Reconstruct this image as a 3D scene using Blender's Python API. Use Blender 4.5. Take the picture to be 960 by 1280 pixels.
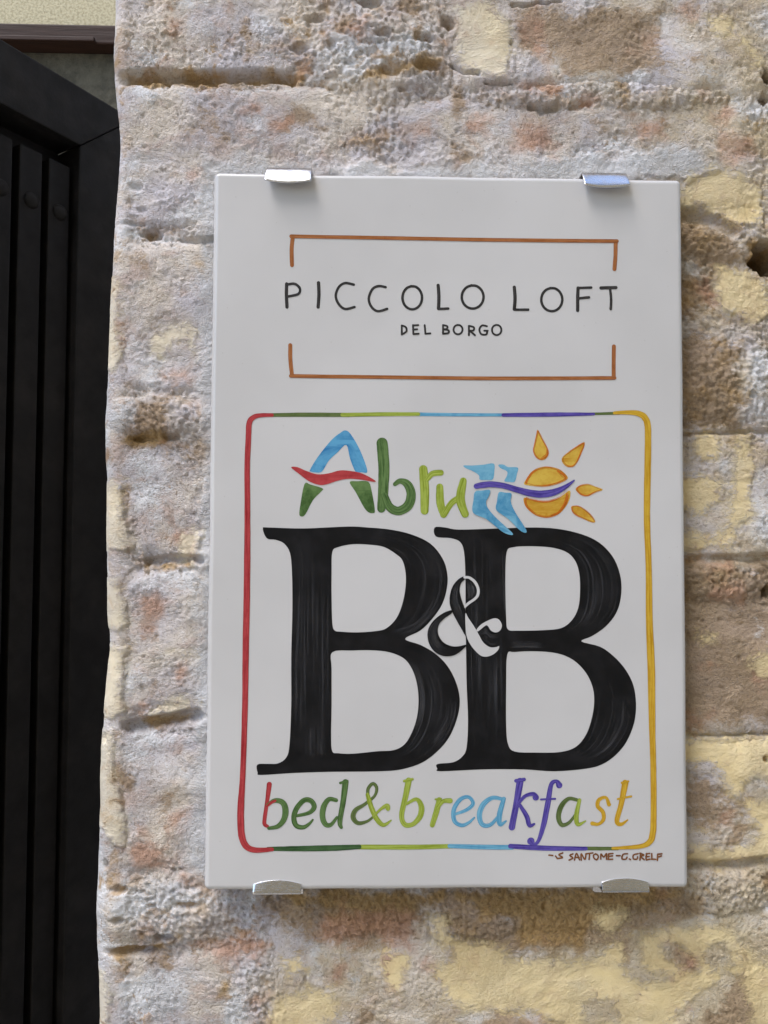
import bpy, bmesh, math, random
import numpy as np
from mathutils import Vector, Euler
from mathutils.geometry import tessellate_polygon

for o in list(bpy.data.objects):
    bpy.data.objects.remove(o, do_unlink=True)
scene = bpy.context.scene
COL = scene.collection

# ------------------------------------------------------------------ camera
CAM_LOC = (-0.03415, -0.32436, 1.59449)
CAM_ROT = (1.60723, -0.00463, -0.02163)
cam = bpy.data.cameras.new("camera")
cam.sensor_fit = 'VERTICAL'; cam.sensor_height = 36.0; cam.sensor_width = 27.0
cam.lens = 25.9875
cam.clip_start = 0.01; cam.clip_end = 2000
camo = bpy.data.objects.new("camera", cam); COL.objects.link(camo)
camo.location = CAM_LOC; camo.rotation_euler = CAM_ROT
scene.camera = camo
scene.render.resolution_x = 768; scene.render.resolution_y = 1024

# ------------------------------------------------------------------ sky, sun, exposure
SUN_EL, SUN_AZ = 56.0, -66.0       # azimuth from +Y (into the wall) towards +X ; negative = left
w = bpy.data.worlds.new("World"); scene.world = w; w.use_nodes = True
nt = w.node_tree; nt.nodes.clear()
wo = nt.nodes.new('ShaderNodeOutputWorld'); bg = nt.nodes.new('ShaderNodeBackground')
sk = nt.nodes.new('ShaderNodeTexSky'); sk.sky_type = 'NISHITA'; sk.sun_disc = False
sk.sun_elevation = math.radians(SUN_EL); sk.sun_rotation = math.radians(SUN_AZ)
sk.air_density = 1.0; sk.dust_density = 1.0; sk.ozone_density = 1.0
bg.inputs['Strength'].default_value = 0.15
nt.links.new(sk.outputs[0], bg.inputs[0]); nt.links.new(bg.outputs[0], wo.inputs[0])
sun = bpy.data.lights.new("sun", 'SUN'); sun.energy = 1.5; sun.angle = math.radians(32)
sun.color = (1.0, 0.965, 0.93)
suno = bpy.data.objects.new("sun", sun); COL.objects.link(suno)
el, az = math.radians(SUN_EL), math.radians(SUN_AZ)
# the soft light comes down the lane, over the wall's left end and slightly from the front
SUN_DIR = Vector((-0.30, -0.34, 0.89)).normalized()
suno.rotation_euler = SUN_DIR.to_track_quat('Z', 'Y').to_euler()
suno.location = (-2, -1, 5)
sk.sun_elevation = math.asin(SUN_DIR.z); sk.sun_rotation = math.atan2(SUN_DIR.x, SUN_DIR.y)
vs = scene.view_settings
vs.view_transform = 'Standard'; vs.look = 'None'; vs.gamma = 1.0; vs.exposure = 1.42
vs.use_curve_mapping = False

# ------------------------------------------------------------------ tracing aids
# photo points are carried onto the real surfaces (tile face, wall face) they lie on
FPX = 25.9875 / 36.0 * 1280.0
RM = np.array(Euler(CAM_ROT, 'XYZ').to_matrix())
CL = np.array(CAM_LOC)
def ray(px, py):
    px = np.asarray(px, float); py = np.asarray(py, float)
    d = np.stack([(px - 480) / FPX, -(py - 640) / FPX, -np.ones_like(px)], -1)
    return d @ RM.T
def on_y(px, py, y):
    d = ray(px, py); t = (y - CL[1]) / d[..., 1]
    return CL[0] + d[..., 0] * t, CL[2] + d[..., 2] * t
TILE_Y = -0.012

# ------------------------------------------------------------------ helpers
def link(o, parent=None):
    COL.objects.link(o)
    if parent is not None: o.parent = parent
    return o
def tag(o, label=None, cat=None, group=None, kind=None):
    if label: o["label"] = label
    if cat: o["category"] = cat
    if group: o["group"] = group
    if kind: o["kind"] = kind
    return o
def empty(name, loc=(0, 0, 0)):
    o = bpy.data.objects.new(name, None); COL.objects.link(o); o.location = loc
    o.empty_display_size = 0.02
    return o
def bm_obj(name, bm, mat, parent=None, smooth=False):
    me = bpy.data.meshes.new(name); bm.to_mesh(me); bm.free()
    if mat: me.materials.append(mat)
    if smooth:
        for p in me.polygons: p.use_smooth = True
    return link(bpy.data.objects.new(name, me), parent)
def box(bm, x0, x1, y0, y1, z0, z1, bev=0.0):
    r = bmesh.ops.create_cube(bm, size=1.0)
    for v in r['verts']:
        v.co = ((x0 + x1) / 2 + v.co.x * (x1 - x0), (y0 + y1) / 2 + v.co.y * (y1 - y0), (z0 + z1) / 2 + v.co.z * (z1 - z0))
    if bev:
        es = list({e for v in r['verts'] for e in v.link_edges})
        bmesh.ops.bevel(bm, geom=es, offset=bev, segments=2, affect='EDGES', profile=0.6)

class N:
    """small node-tree builder"""
    def __init__(s, name):
        s.m = bpy.data.materials.new(name); s.m.use_nodes = True
        s.t = s.m.node_tree; s.t.nodes.clear()
        s.out = s.t.nodes.new('ShaderNodeOutputMaterial')
        s.b = s.t.nodes.new('ShaderNodeBsdfPrincipled')
        s.t.links.new(s.b.outputs[0], s.out.inputs[0])
    def set(s, node, key, v):
        if isinstance(v, bpy.types.NodeSocket): s.t.links.new(v, node.inputs[key])
        else: node.inputs[key].default_value = v
    def attr(s, n):
        a = s.t.nodes.new('ShaderNodeAttribute'); a.attribute_name = n; return a.outputs['Fac']
    def coord(s, n='Object'): return s.t.nodes.new('ShaderNodeTexCoord').outputs[n]
    def mapping(s, vec, scale=(1, 1, 1), rot=(0, 0, 0)):
        m = s.t.nodes.new('ShaderNodeMapping'); s.set(m, 'Vector', vec); m.inputs['Scale'].default_value = scale
        m.inputs['Rotation'].default_value = rot; return m.outputs[0]
    def noise(s, vec, scale, detail=4, rough=0.6, dist=0.0):
        n = s.t.nodes.new('ShaderNodeTexNoise'); s.set(n, 'Vector', vec)
        n.inputs['Scale'].default_value = scale; n.inputs['Detail'].default_value = detail
        n.inputs['Roughness'].default_value = rough; n.inputs['Distortion'].default_value = dist
        return n.outputs['Fac']
    def voro(s, vec, scale, feature='F1'):
        n = s.t.nodes.new('ShaderNodeTexVoronoi'); n.feature = feature; s.set(n, 'Vector', vec)
        n.inputs['Scale'].default_value = scale; return n.outputs['Distance']
    def math(s, op, a, b=0.0, c=None):
        n = s.t.nodes.new('ShaderNodeMath'); n.operation = op
        s.set(n, 0, a); s.set(n, 1, b)
        if c is not None: s.set(n, 2, c)
        return n.outputs[0]
    def ramp(s, v, lo, hi, a=0.0, b=1.0):
        n = s.t.nodes.new('ShaderNodeMapRange'); n.interpolation_type = 'SMOOTHSTEP'
        s.set(n, 0, v); n.inputs[1].default_value = lo; n.inputs[2].default_value = hi
        n.inputs[3].default_value = a; n.inputs[4].default_value = b
        return n.outputs[0]
    def mix(s, f, a, b):
        n = s.t.nodes.new('ShaderNodeMix'); n.data_type = 'RGBA'
        s.set(n, 0, f)
        for k, v in ((6, a), (7, b)):
            if isinstance(v, bpy.types.NodeSocket): s.t.links.new(v, n.inputs[k])
            else: n.inputs[k].default_value = (*v, 1)
        return n.outputs[2]
    def bump(s, h, strength, dist, prev=None):
        n = s.t.nodes.new('ShaderNodeBump'); n.inputs['Strength'].default_value = strength
        n.inputs['Distance'].default_value = dist; s.set(n, 'Height', h)
        if prev is not None: s.t.links.new(prev, n.inputs['Normal'])
        return n.outputs[0]
    def fin(s, col=None, rough=None, normal=None, **kw):
        if col is not None: 
            if isinstance(col, tuple): col = (*col, 1)
            s.set(s.b, 'Base Color', col)
        if rough is not None: s.set(s.b, 'Roughness', rough)
        if normal is not None: s.t.links.new(normal, s.b.inputs['Normal'])
        for k, v in kw.items(): s.set(s.b, k.replace('_', ' '), v)
        return s.m

def lin(r, g, b):
    f = lambda c: (c / 255 / 12.92) if c <= 10 else ((c / 255 + 0.055) / 1.055) ** 2.4
    return (f(r), f(g), f(b))

# ------------------------------------------------------------------ numpy noise
_rng = np.random.RandomState(11)
_perm = _rng.permutation(512).astype(np.int64); _ang = _rng.rand(512) * 2 * np.pi
_gx, _gy = np.cos(_ang), np.sin(_ang); _j1, _j2 = _rng.rand(512), _rng.rand(512)
def _h(ix, iy, seed):
    return _perm[(_perm[(_perm[(ix + seed * 17) & 511] + iy) & 511] + seed * 31) & 511]
def pn(x, y, seed=0):
    x0 = np.floor(x); y0 = np.floor(y); fx = x - x0; fy = y - y0
    ix = x0.astype(np.int64); iy = y0.astype(np.int64)
    u = fx * fx * fx * (fx * (fx * 6 - 15) + 10); v = fy * fy * fy * (fy * (fy * 6 - 15) + 10)
    def g(a, b):
        h = _h(ix + a, iy + b, seed); return _gx[h] * (fx - a) + _gy[h] * (fy - b)
    a = g(0, 0); b = g(1, 0); c = g(0, 1); d = g(1, 1)
    return 1.4 * ((a + (b - a) * u) + ((c + (d - c) * u) - (a + (b - a) * u)) * v)
def fbm(x, y, scale, octv=3, seed=0, gain=0.5):
    r = 0; a = 1.0; f = 1.0 / scale
    for k in range(octv):
        r = r + a * pn(x * f + 3.1 * k, y * f + 7.7 * k, seed + k); a *= gain; f *= 2.03
    return r
def worley(x, y, scale, seed=0):
    x = x / scale; y = y / scale
    x0 = np.floor(x).astype(np.int64); y0 = np.floor(y).astype(np.int64); best = np.full(x.shape, 9.0)
    for a in (-1, 0, 1):
        for b in (-1, 0, 1):
            h = _h(x0 + a, y0 + b, seed)
            best = np.minimum(best, (x0 + a + _j1[h] - x) ** 2 + (y0 + b + _j2[h] - y) ** 2)
    return np.sqrt(best)
def sstep(a, b, x):
    t = np.clip((x - a) / (b - a), 0, 1); return t * t * (3 - 2 * t)
def sd_poly(u, v, poly):
    """signed distance in trace units, positive inside, far points clipped"""
    P = np.array(poly, float); out = np.full(u.shape, -60.0)
    x0, y0 = P.min(0) - 60; x1, y1 = P.max(0) + 60
    m = (u > x0) & (u < x1) & (v > y0) & (v < y1)
    if not m.any(): return out
    a = u[m]; b = v[m]; d = np.full(a.shape, 1e9); ins = np.zeros(a.shape, bool)
    n = len(P)
    for i in range(n):
        p = P[i]; q = P[(i + 1) % n]; e = q - p
        t = np.clip(((a - p[0]) * e[0] + (b - p[1]) * e[1]) / (e @ e + 1e-9), 0, 1)
        d = np.minimum(d, (a - p[0] - t * e[0]) ** 2 + (b - p[1] - t * e[1]) ** 2)
        if p[1] != q[1]:
            c = ((p[1] > b) != (q[1] > b)) & (a < (q[0] - p[0]) * (b - p[1]) / (q[1] - p[1]) + p[0])
            ins ^= c
    d = np.sqrt(d); out[m] = np.where(ins, d, -d)
    return out

# ================================================================== GROUND
g = N("lane_paving"); c = g.coord()
n1 = g.noise(c, 3, 6); n2 = g.noise(c, 40, 4)
ground_mat = g.fin(g.mix(n1, (0.38, 0.32, 0.24), (0.50, 0.44, 0.35)), 0.9, g.bump(n2, 0.4, 0.01))
bm = bmesh.new()
bmesh.ops.create_grid(bm, x_segments=8, y_segments=8, size=400)
tag(bm_obj("ground", bm, ground_mat), kind="structure")

# ================================================================== WALL MATERIAL
def wall_material():
    k = N("weathered_masonry"); c = k.coord('Object')
    n_big = k.noise(c, 26, 5, 0.62, 0.4)
    n_bg2 = k.noise(k.mapping(c, (1, 1, 1.5), (0.4, 0.7, 0.3)), 34, 5, 0.65, 0.5)
    n_mid = k.noise(c, 120, 5, 0.68, 0.6)
    n_fine = k.noise(c, 760, 4, 0.7)
    n_grit = k.noise(c, 2300, 2, 0.6)
    n_w = k.noise(k.mapping(c, (1, 1, 1.7)), 230, 6, 0.72, 0.8)
    dev = lambda n, a: k.math('MULTIPLY', k.math('SUBTRACT', n, 0.5), a)
    # stone and thin washes: lilac grey, buff, pale pink
    col = k.mix(k.ramp(n_big, 0.36, 0.64), (0.61, 0.575, 0.61), (0.74, 0.655, 0.565))
    pk = k.math('ADD', n_bg2, dev(n_mid, 0.5))
    col = k.mix(k.ramp(pk, 0.48, 0.68, 0, 0.75), col, (0.68, 0.535, 0.48))
    col = k.mix(k.ramp(n_mid, 0.55, 0.74, 0, 0.45), col, (0.52, 0.39, 0.30))
    # faded cream wash, carrying painted warm light towards the right and bottom
    cream_glow = k.math('ADD', k.attr('cream_glow'), k.math('ADD', dev(n_bg2, 2.4), dev(n_w, 1.8)))
    col = k.mix(k.ramp(cream_glow, -0.3, 0.9, 0, 0.72), col, k.mix(n_mid, (0.68, 0.52, 0.27), (0.75, 0.64, 0.42)))
    # brown weathering
    bro = k.math('ADD', k.attr('bro'), k.math('ADD', dev(n_w, 3.0), dev(n_fine, 1.2)))
    col = k.mix(k.ramp(bro, -0.35, 0.8, 0, 0.85), col, k.mix(n_fine, (0.22, 0.14, 0.075), (0.56, 0.40, 0.25)))
    # sandy joint mortar
    och = k.math('ADD', k.attr('och'), dev(n_mid, 1.8))
    col = k.mix(k.ramp(och, -0.2, 0.7, 0, 0.85), col, k.mix(n_fine, (0.32, 0.175, 0.05), (0.62, 0.42, 0.18)))
    # red brick showing through
    red = k.math('ADD', k.attr('red'), k.math('ADD', dev(n_mid, 1.8), dev(n_w, 1.0)))
    col = k.mix(k.ramp(red, -0.35, 0.9, 0, 0.76), col, k.mix(n_fine, (0.42, 0.20, 0.12), (0.68, 0.42, 0.29)))
    # lime haze and lime specks, plus painted sky light along the pillar's edge
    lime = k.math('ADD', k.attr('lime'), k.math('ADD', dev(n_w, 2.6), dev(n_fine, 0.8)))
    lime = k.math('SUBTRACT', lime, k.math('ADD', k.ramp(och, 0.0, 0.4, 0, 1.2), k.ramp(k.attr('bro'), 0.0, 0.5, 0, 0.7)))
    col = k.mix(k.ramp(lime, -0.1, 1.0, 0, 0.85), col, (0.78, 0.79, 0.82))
    # dark pores
    col = k.mix(k.ramp(k.math('ADD', n_fine, k.math('MULTIPLY', n_grit, 0.4)), 0.52, 0.63, 0.55, 0.0), col, (0.22, 0.165, 0.12))
    # grey cement smear round the plaque
    sme = k.math('ADD', k.attr('smear'), k.math('ADD', dev(n_w, 1.6), dev(n_mid, 0.8)))
    col = k.mix(k.ramp(sme, -0.3, 1.0, 0, 0.8), col, k.mix(n_mid, (0.60, 0.61, 0.63), (0.72, 0.725, 0.74)))
    # cream plaster skin, worn thin: ragged and stippled towards its edges
    yel0 = k.math('ADD', k.attr('yel'), k.math('ADD', dev(n_w, 2.0), dev(n_fine, 1.3)))
    yel0 = k.math('SUBTRACT', yel0, k.ramp(n_mid, 0.58, 0.70, 0, 0.6))
    ym = k.math('MULTIPLY', k.ramp(yel0, -0.35, 0.45), k.ramp(n_bg2, 0.25, 0.6, 1.0, 0.72))
    ycol = k.mix(n_big, (0.75, 0.56, 0.245), (0.84, 0.72, 0.44))
    ycol = k.mix(k.ramp(k.attr('cream_glow'), -0.8, 0.1), k.mix(n_mid, (0.70, 0.60, 0.43), (0.77, 0.71, 0.57)), ycol)  # plaster turns golden where the warm light is painted in
    ycol = k.mix(k.ramp(n_mid, 0.48, 0.75, 0, 0.6), ycol, (0.60, 0.43, 0.25))
    col = k.mix(ym, col, ycol)
    # relief
    rough_amt = k.math('SUBTRACT', 1.0, k.math('MULTIPLY', ym, 0.75))
    hgt = k.math('MULTIPLY', k.math('ADD', k.math('MULTIPLY', n_fine, 0.75), k.math('MULTIPLY', n_grit, 0.35)), k.math('MULTIPLY', rough_amt, k.ramp(n_bg2, 0.36, 0.62, 0.4, 1.0)))
    b = k.bump(hgt, 1.0, 0.0029)
    return k.fin(col, k.ramp(bro, -0.2, 0.8, 0.9, 0.62), b, Specular_IOR_Level=0.3)
WALL = wall_material()

# ------------------------------------------------------------------ where the stains and plaster remains lie (trace units)
YEL = [
 [(60,340),(147,342),(155,357),(153,380),(148,410),(152,440),(143,463),(60,465)],
 [(60,600),(157,600),(155,633),(158,667),(173,680),(167,690),(60,693)],
 [(60,720),(143,723),(157,747),(163,780),(150,790),(60,783)],
 [(60,815),(167,803),(157,827),(155,860),(157,887),(143,897),(60,903)],
 [(60,910),(143,913),(145,940),(147,967),(152,1000),(160,1020),(157,1057),(145,1055),(128,1040),(60,1030)],
 [(60,1207),(133,1213),(140,1237),(137,1320),(60,1320)],
 [(200,413),(213,402),(233,403),(247,417),(248,433),(245,447),(233,428),(220,430),(213,440),(200,447),(188,440),(190,427)],
 [(220,670),(240,657),(255,663),(247,683),(240,705),(218,700)],
 [(187,893),(200,877),(227,867),(250,880),(233,887),(207,897)],
 [(207,813),(233,810),(247,820),(230,822)],
 [(572,8),(600,0),(636,30),(640,68),(634,100),(610,96),(575,82),(568,50)],
 [(853,222),(887,212),(937,220),(957,240),(957,280),(917,283),(880,260),(853,257)],
 [(923,40),(953,77),(947,83),(927,57)],
 [(885,25),(912,22),(915,45),(890,42)],
 [(897,337),(939,336),(954,351),(975,395),(945,404),(914,392),(897,382)],
 [(867,539),(901,540),(903,557),(898,576),(886,573),(870,567)],
 [(840,592),(895,597),(904,605),(904,625),(882,644),(867,644),(840,628)],
 [(915,545),(940,540),(942,560),(940,620),(945,644),(926,656),(916,685),(895,684),(840,692),(840,655),(864,665),(885,675),(905,660),(912,630),(916,600)],
 [(930,819),(990,812),(990,847),(945,847)], [(872,795),(893,794),(895,803),(878,806)],
 [(840,924),(1000,918),(1000,975),(939,975),(923,997),(904,985),(886,953),(870,960),(840,955)],
 [(840,1010),(880,1000),(895,1012),(885,1035),(840,1040)],
 [(930,1000),(1000,995),(1000,1080),(925,1075),(900,1085),(840,1080),(860,1055),(915,1062),(950,1045)],
 [(740,1135),(783,1138),(786,1152),(765,1166),(744,1163)],
 [(540,1215),(600,1195),(690,1198),(735,1200),(770,1180),(800,1165),(870,1155),(910,1155),(950,1195),(1000,1220),(1000,1330),(600,1330),(560,1250)],
 [(790,1165),(830,1175),(825,1200),(800,1215),(785,1195)],
 [(537,1143),(558,1141),(562,1164),(605,1178),(630,1182),(640,1210),(640,1238),(597,1238),(548,1228),(537,1210),(569,1196),(541,1175)],
 [(473,1192),(498,1185),(512,1196),(498,1238),(477,1217)],
 [(381,1238),(417,1231),(424,1267),(374,1300),(328,1294),(342,1252)], [(352,1200),(378,1196),(384,1214),(360,1222)],
]
BARE = [ # places where the plaster skin has come off again
 [(828,1178),(850,1175),(855,1190),(872,1200),(868,1215),(850,1205),(832,1195)], [(775,1170),(800,1165),(800,1200),(810,1215),(835,1222),(800,1228),(780,1205)],
 [(880,1185),(905,1180),(915,1205),(890,1210)], [(840,1280),(860,1255),(890,1235),(905,1215),(925,1220),(940,1260),(940,1310),(850,1310)],
 [(480,1262),(560,1250),(580,1268),(640,1262),(700,1278),(700,1320),(480,1320)], [(730,1255),(760,1250),(770,1275),(735,1275)], [(858,955),(885,950),(905,975),(912,1010),(895,1040),(862,1045),(840,1000)],
]
RED = [
 [(390,1140),(430,1128),(470,1130),(520,1140),(530,1165),(515,1192),(490,1186),(460,1172),(425,1186),(398,1172)], [(470,1190),(500,1184),(515,1200),(495,1240),(475,1220)], [(395,1240),(420,1195),(440,1200),(430,1235)],
 [(195,463),(215,458),(245,470),(240,478),(200,477)], [(170,740),(200,733),(217,753),(200,780),(180,800),(170,780)],
 [(163,873),(187,870),(187,887),(167,893)], [(150,1057),(187,1043),(210,1060),(210,1087),(167,1087)],
 [(247,1183),(300,1165),(340,1172),(330,1205),(270,1212)], [(882,722),(930,728),(932,754),(880,750)],
 [(880,700),(915,700),(915,713),(885,714)], [(855,890),(890,890),(888,912),(860,908)],
 [(895,160),(945,165),(945,205),(915,210),(900,190)], [(640,100),(700,100),(760,125),(740,135),(690,130)],
 [(640,155),(690,150),(700,190),(640,190)], [(780,150),(830,148),(835,172),(790,178)], [(910,1065),(945,1063),(945,1080),(900,1082)],
 [(515,158),(545,150),(540,172),(515,180)], [(575,150),(610,140),(620,170),(580,178)], [(365,78),(392,75),(392,98),(372,98)],
 [(201,0),(218,0),(216,12),(203,12)], [(210,22),(232,28),(232,48),(212,46)], [(330,150),(365,145),(360,165),(335,168)],
 [(290,135),(330,130),(325,145),(292,148)], [(484,1157),(512,1150),(512,1190),(488,1186)], [(406,1146),(452,1136),(456,1171),(420,1182),(399,1167)],
 [(870,330),(892,345),(895,389),(880,380)],
]
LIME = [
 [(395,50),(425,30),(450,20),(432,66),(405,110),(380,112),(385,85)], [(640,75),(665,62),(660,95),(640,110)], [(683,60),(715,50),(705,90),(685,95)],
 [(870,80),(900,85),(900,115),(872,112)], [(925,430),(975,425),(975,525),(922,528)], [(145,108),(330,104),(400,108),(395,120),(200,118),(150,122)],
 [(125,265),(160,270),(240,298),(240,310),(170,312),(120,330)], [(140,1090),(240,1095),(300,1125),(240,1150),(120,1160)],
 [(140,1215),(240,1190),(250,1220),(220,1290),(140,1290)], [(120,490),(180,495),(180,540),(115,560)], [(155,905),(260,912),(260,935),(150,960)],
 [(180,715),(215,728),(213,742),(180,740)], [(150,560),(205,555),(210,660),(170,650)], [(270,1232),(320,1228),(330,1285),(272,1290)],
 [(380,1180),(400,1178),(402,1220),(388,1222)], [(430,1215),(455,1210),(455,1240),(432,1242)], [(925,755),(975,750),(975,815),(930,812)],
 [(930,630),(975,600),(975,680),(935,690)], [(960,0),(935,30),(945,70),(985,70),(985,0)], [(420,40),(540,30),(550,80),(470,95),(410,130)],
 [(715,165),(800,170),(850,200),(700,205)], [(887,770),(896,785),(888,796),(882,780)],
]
BRO = [
 [(925,298),(1000,298),(1000,348),(930,345)],
 [(840,690),(1000,700),(1000,915),(840,915)], [(300,1112),(870,1106),(900,1145),(720,1195),(560,1195),(540,1140),(470,1190),(360,1165)],
 [(840,265),(920,290),(930,335),(895,345),(840,330)], [(840,335),(895,345),(895,395),(840,400)], [(840,410),(930,430),(925,535),(840,540)],
 [(870,955),(905,990),(925,1010),(900,1050),(840,1000)], [(800,1200),(880,1165),(880,1225),(830,1220)], [(760,1155),(800,1165),(790,1225),(765,1200)],
 [(640,10),(830,10),(830,92),(720,95),(650,60)], [(360,70),(395,70),(395,100),(365,102)], [(170,500),(215,490),(215,545),(160,560)],
 [(880,1270),(930,1200),(960,1260),(940,1330),(800,1330)], [(600,1262),(720,1275),(720,1330),(600,1330)],
]
OCH = [
 [(150,86),(270,84),(385,87),(385,106),(270,108),(150,110)],
 [(330,1112),(560,1108),(545,1135),(470,1150),(380,1135)], [(560,1110),(860,1106),(850,1128),(720,1150),(600,1150)],
 [(400,1132),(470,1128),(510,1150),(470,1165),(410,1160)], [(640,1120),(740,1125),(735,1190),(650,1185)],
 [(158,88),(235,86),(260,98),(180,108),(160,108)], [(235,88),(340,84),(372,92),(330,103),(240,104)], [(460,85),(500,75),(555,68),(558,82),(520,95),(470,108),(455,100)],
 [(180,280),(198,285),(192,306),(170,302)], [(155,540),(215,535),(210,560),(150,556)], [(160,905),(225,893),(245,893),(225,908),(190,912)],
 [(165,700),(245,698),(250,712),(180,716)], [(140,1108),(175,1102),(170,1116),(142,1118)], [(130,1192),(200,1176),(235,1165),(215,1185),(150,1200)], [(215,1128),(250,1122),(245,1136),(220,1138)], [(270,1228),(295,1222),(288,1245),(268,1250)],
 [(460,0),(480,0),(478,14),(464,14)], [(555,15),(570,22),(568,36),(552,32)], [(240,325),(270,325),(270,340),(235,336)], [(930,300),(975,300),(975,345),(935,340)],
]
SMEAR = [
 [(236,225),(285,205),(285,1115),(232,1100),(222,1040),(240,940),(238,700),(250,560),(240,470),(246,380),(250,330)],
 [(250,190),(500,205),(640,195),(760,185),(880,178),(900,215),(860,235),(250,235)],
]
HOLES = [ # u, v, ru, rv, depth mm
 (961,322,21,21,60), (958,96,8,9,12), (957,122,7,7,10), (462,0,16,9,4.5), (560,27,9,9,4), (415,58,7,7,2), (434,80,5,5,1.5),
 (190,292,14,8,4.5), (167,233,10,5,1.2), (161,252,7,4,1.0), (178,262,6,5,1.2), (132,1080,4,6,4.0), (130,922,4,6,3), (150,1110,12,6,3.5), (148,1148,10,5,3.5),
 (165,1190,38,7,4.5), (205,1172,14,6,3.5), (235,1130,16,5,3), (488,88,16,10,3), (535,84,20,7,3), (505,112,8,5,2.5), (530,48,14,6,3.0), (480,45,10,6,2.5),
 (375,60,14,7,2), (392,22,12,6,2.5), (960,740,7,10,6), (958,948,5,5,4), (215,546,10,5,3), (175,548,14,5,3),
]
JOINTS = [ # polylines, half width, depth mm : open raked joints
 ([(152,97),(180,93),(250,95),(320,93),(362,96)],5.5,6.0), ([(185,702),(215,699),(250,700)],4,3.5), ([(160,909),(190,905),(222,899),(246,895)],6,4.5),
 ([(566,82),(580,90),(598,91)],1.6,2.5), ([(607,103),(640,104)],1.4,2.0), ([(664,132),(680,138),(698,133)],3,3), ([(715,134),(728,129),(737,131)],3,3),
 ([(640,8),(700,4)],1.6,1.6), ([(820,545),(890,541),(975,538)],2.0,1.8), ([(850,1078),(880,1083),(920,1084),(975,1074)],5,3.2), ([(840,700),(975,697)],4,2), ([(850,268),(880,272),(915,290)],6,2.5),
 ([(130,278),(150,278),(180,281)],1.3,1.0), ([(228,300),(270,302)],3,1.6), ([(820,922),(975,918)],1.5,1.2),
]
LUMPS = [(476,195,45,95,1.4),(325,1270,40,120,1.4), # u, v, ru, rv, height mm
 (470,70,95,62,3.2), (200,1135,100,48,2.8), (195,520,75,28,2.4), (920,470,70,62,2.4), (900,1115,60,34,2.6), (910,300,50,28,2.2), (900,725,70,30,2.4), (560,1140,280,40,2.4), (760,120,150,20,2.4), (255,290,30,14,1.0), (255,700,25,14,1.0),
]
def seg_d(u, v, pl):
    d = np.full(u.shape, 1e9); P = np.array(pl, float)
    for i in range(len(P) - 1):
        p = P[i]; e = P[i + 1] - p
        t = np.clip(((u - p[0]) * e[0] + (v - p[1]) * e[1]) / (e @ e + 1e-9), 0, 1)
        d = np.minimum(d, (u - p[0] - t * e[0]) ** 2 + (v - p[1] - t * e[1]) ** 2)
    return np.sqrt(d)
def union(u, v, polys):
    d = np.full(u.shape, -60.0)
    for p in polys: d = np.maximum(d, sd_poly(u, v, p))
    return d
EDGE = np.array([(-400,139),(0,140),(30,139),(60,137.5),(100,139),(130,142),(150,145),(180,146.5),(230,143),(280,138.5),(330,136),(400,133.5),(450,131),(490,128.5),(540,127),(575,127),(600,129),(700,129),(770,130),(795,133),(812,133),(850,129),(900,125.5),(935,122.5),(975,121),(1012,121.5),(1050,119),(1080,118),(1150,116),(1185,116.5),(1220,119.5),(1280,120),(1700,114)], float)
RC = 0.007
def fields(u, v):
    far = sstep(1010, 1150, u) + sstep(1330, 1500, v) + sstep(-30, -200, v) + sstep(60, -60, u)
    far = np.clip(far, 0, 1)
    wob = fbm(u, v, 34, 3, 3) * 9 + fbm(u, v, 9, 2, 8) * 2.5
    F = {}
    amb = fbm(u, v, 110, 3, 41); amb2 = fbm(u, v, 90, 3, 57); amb3 = fbm(u, v, 70, 3, 63); amb4 = fbm(u, v, 60, 3, 77)
    F['yel'] = np.maximum(np.minimum(union(u, v, YEL), -union(u, v, BARE)) + wob * 0.55, np.where(far > .5, (amb - 0.30) * 60, -60)) / 20
    F['red'] = np.maximum(union(u, v, RED) + wob, (amb2 - 0.62) * 40) / 20
    F['lime'] = np.maximum(np.maximum(union(u, v, LIME) * 0.7 + wob, (amb3 - 0.25) * 22), (150 - u) * 0.9 + wob - 4) / 20  # last term whitens the pillar's left edge as if lit by the sky
    F['bro'] = np.maximum(union(u, v, BRO) + wob * 1.4, (amb4 - 0.5) * 40) / 20
    F['och'] = (union(u, v, OCH) + wob * 0.8) / 14
    F['smear'] = (union(u, v, SMEAR) + wob * 1.2) / 20
    F['cream_glow'] = -0.45 + 0.75 * sstep(500, 930, u) + 0.7 * sstep(1040, 1200, v) * sstep(250, 420, u) - 0.3 * sstep(420, 200, u) + 0.5 * fbm(u, v, 120, 2, 83)  # warm light put into the colour, rising to the right and lower wall
    for k in F: F[k] = np.clip(F[k], -1, 1)
    return F
def carve(u, v, h):
    wn = fbm(u, v, 12, 3, 21) * 0.55
    for (a, b, ru, rv, dep) in HOLES:
        m = (abs(u - a) < ru * 2.2) & (abs(v - b) < rv * 2.2)
        if m.any():
            r = np.sqrt(((u[m] - a) / ru) ** 2 + ((v[m] - b) / rv) ** 2) + wn[m] * min(1.0, 7.0 / ru)
            h[m] -= dep * (1 - sstep(0.45, 1.15, r))
    for (pl, hw, dep) in JOINTS:
        P = np.array(pl); m = (u > P[:, 0].min() - 20) & (u < P[:, 0].max() + 20) & (v > P[:, 1].min() - 20) & (v < P[:, 1].max() + 20)
        if m.any():
            d = seg_d(u[m], v[m] + wn[m] * 3, pl) * (1 + 0.4 * wn[m])
            h[m] -= dep * (1 - sstep(hw * 0.5, hw * 1.9, d))
    return h
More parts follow.
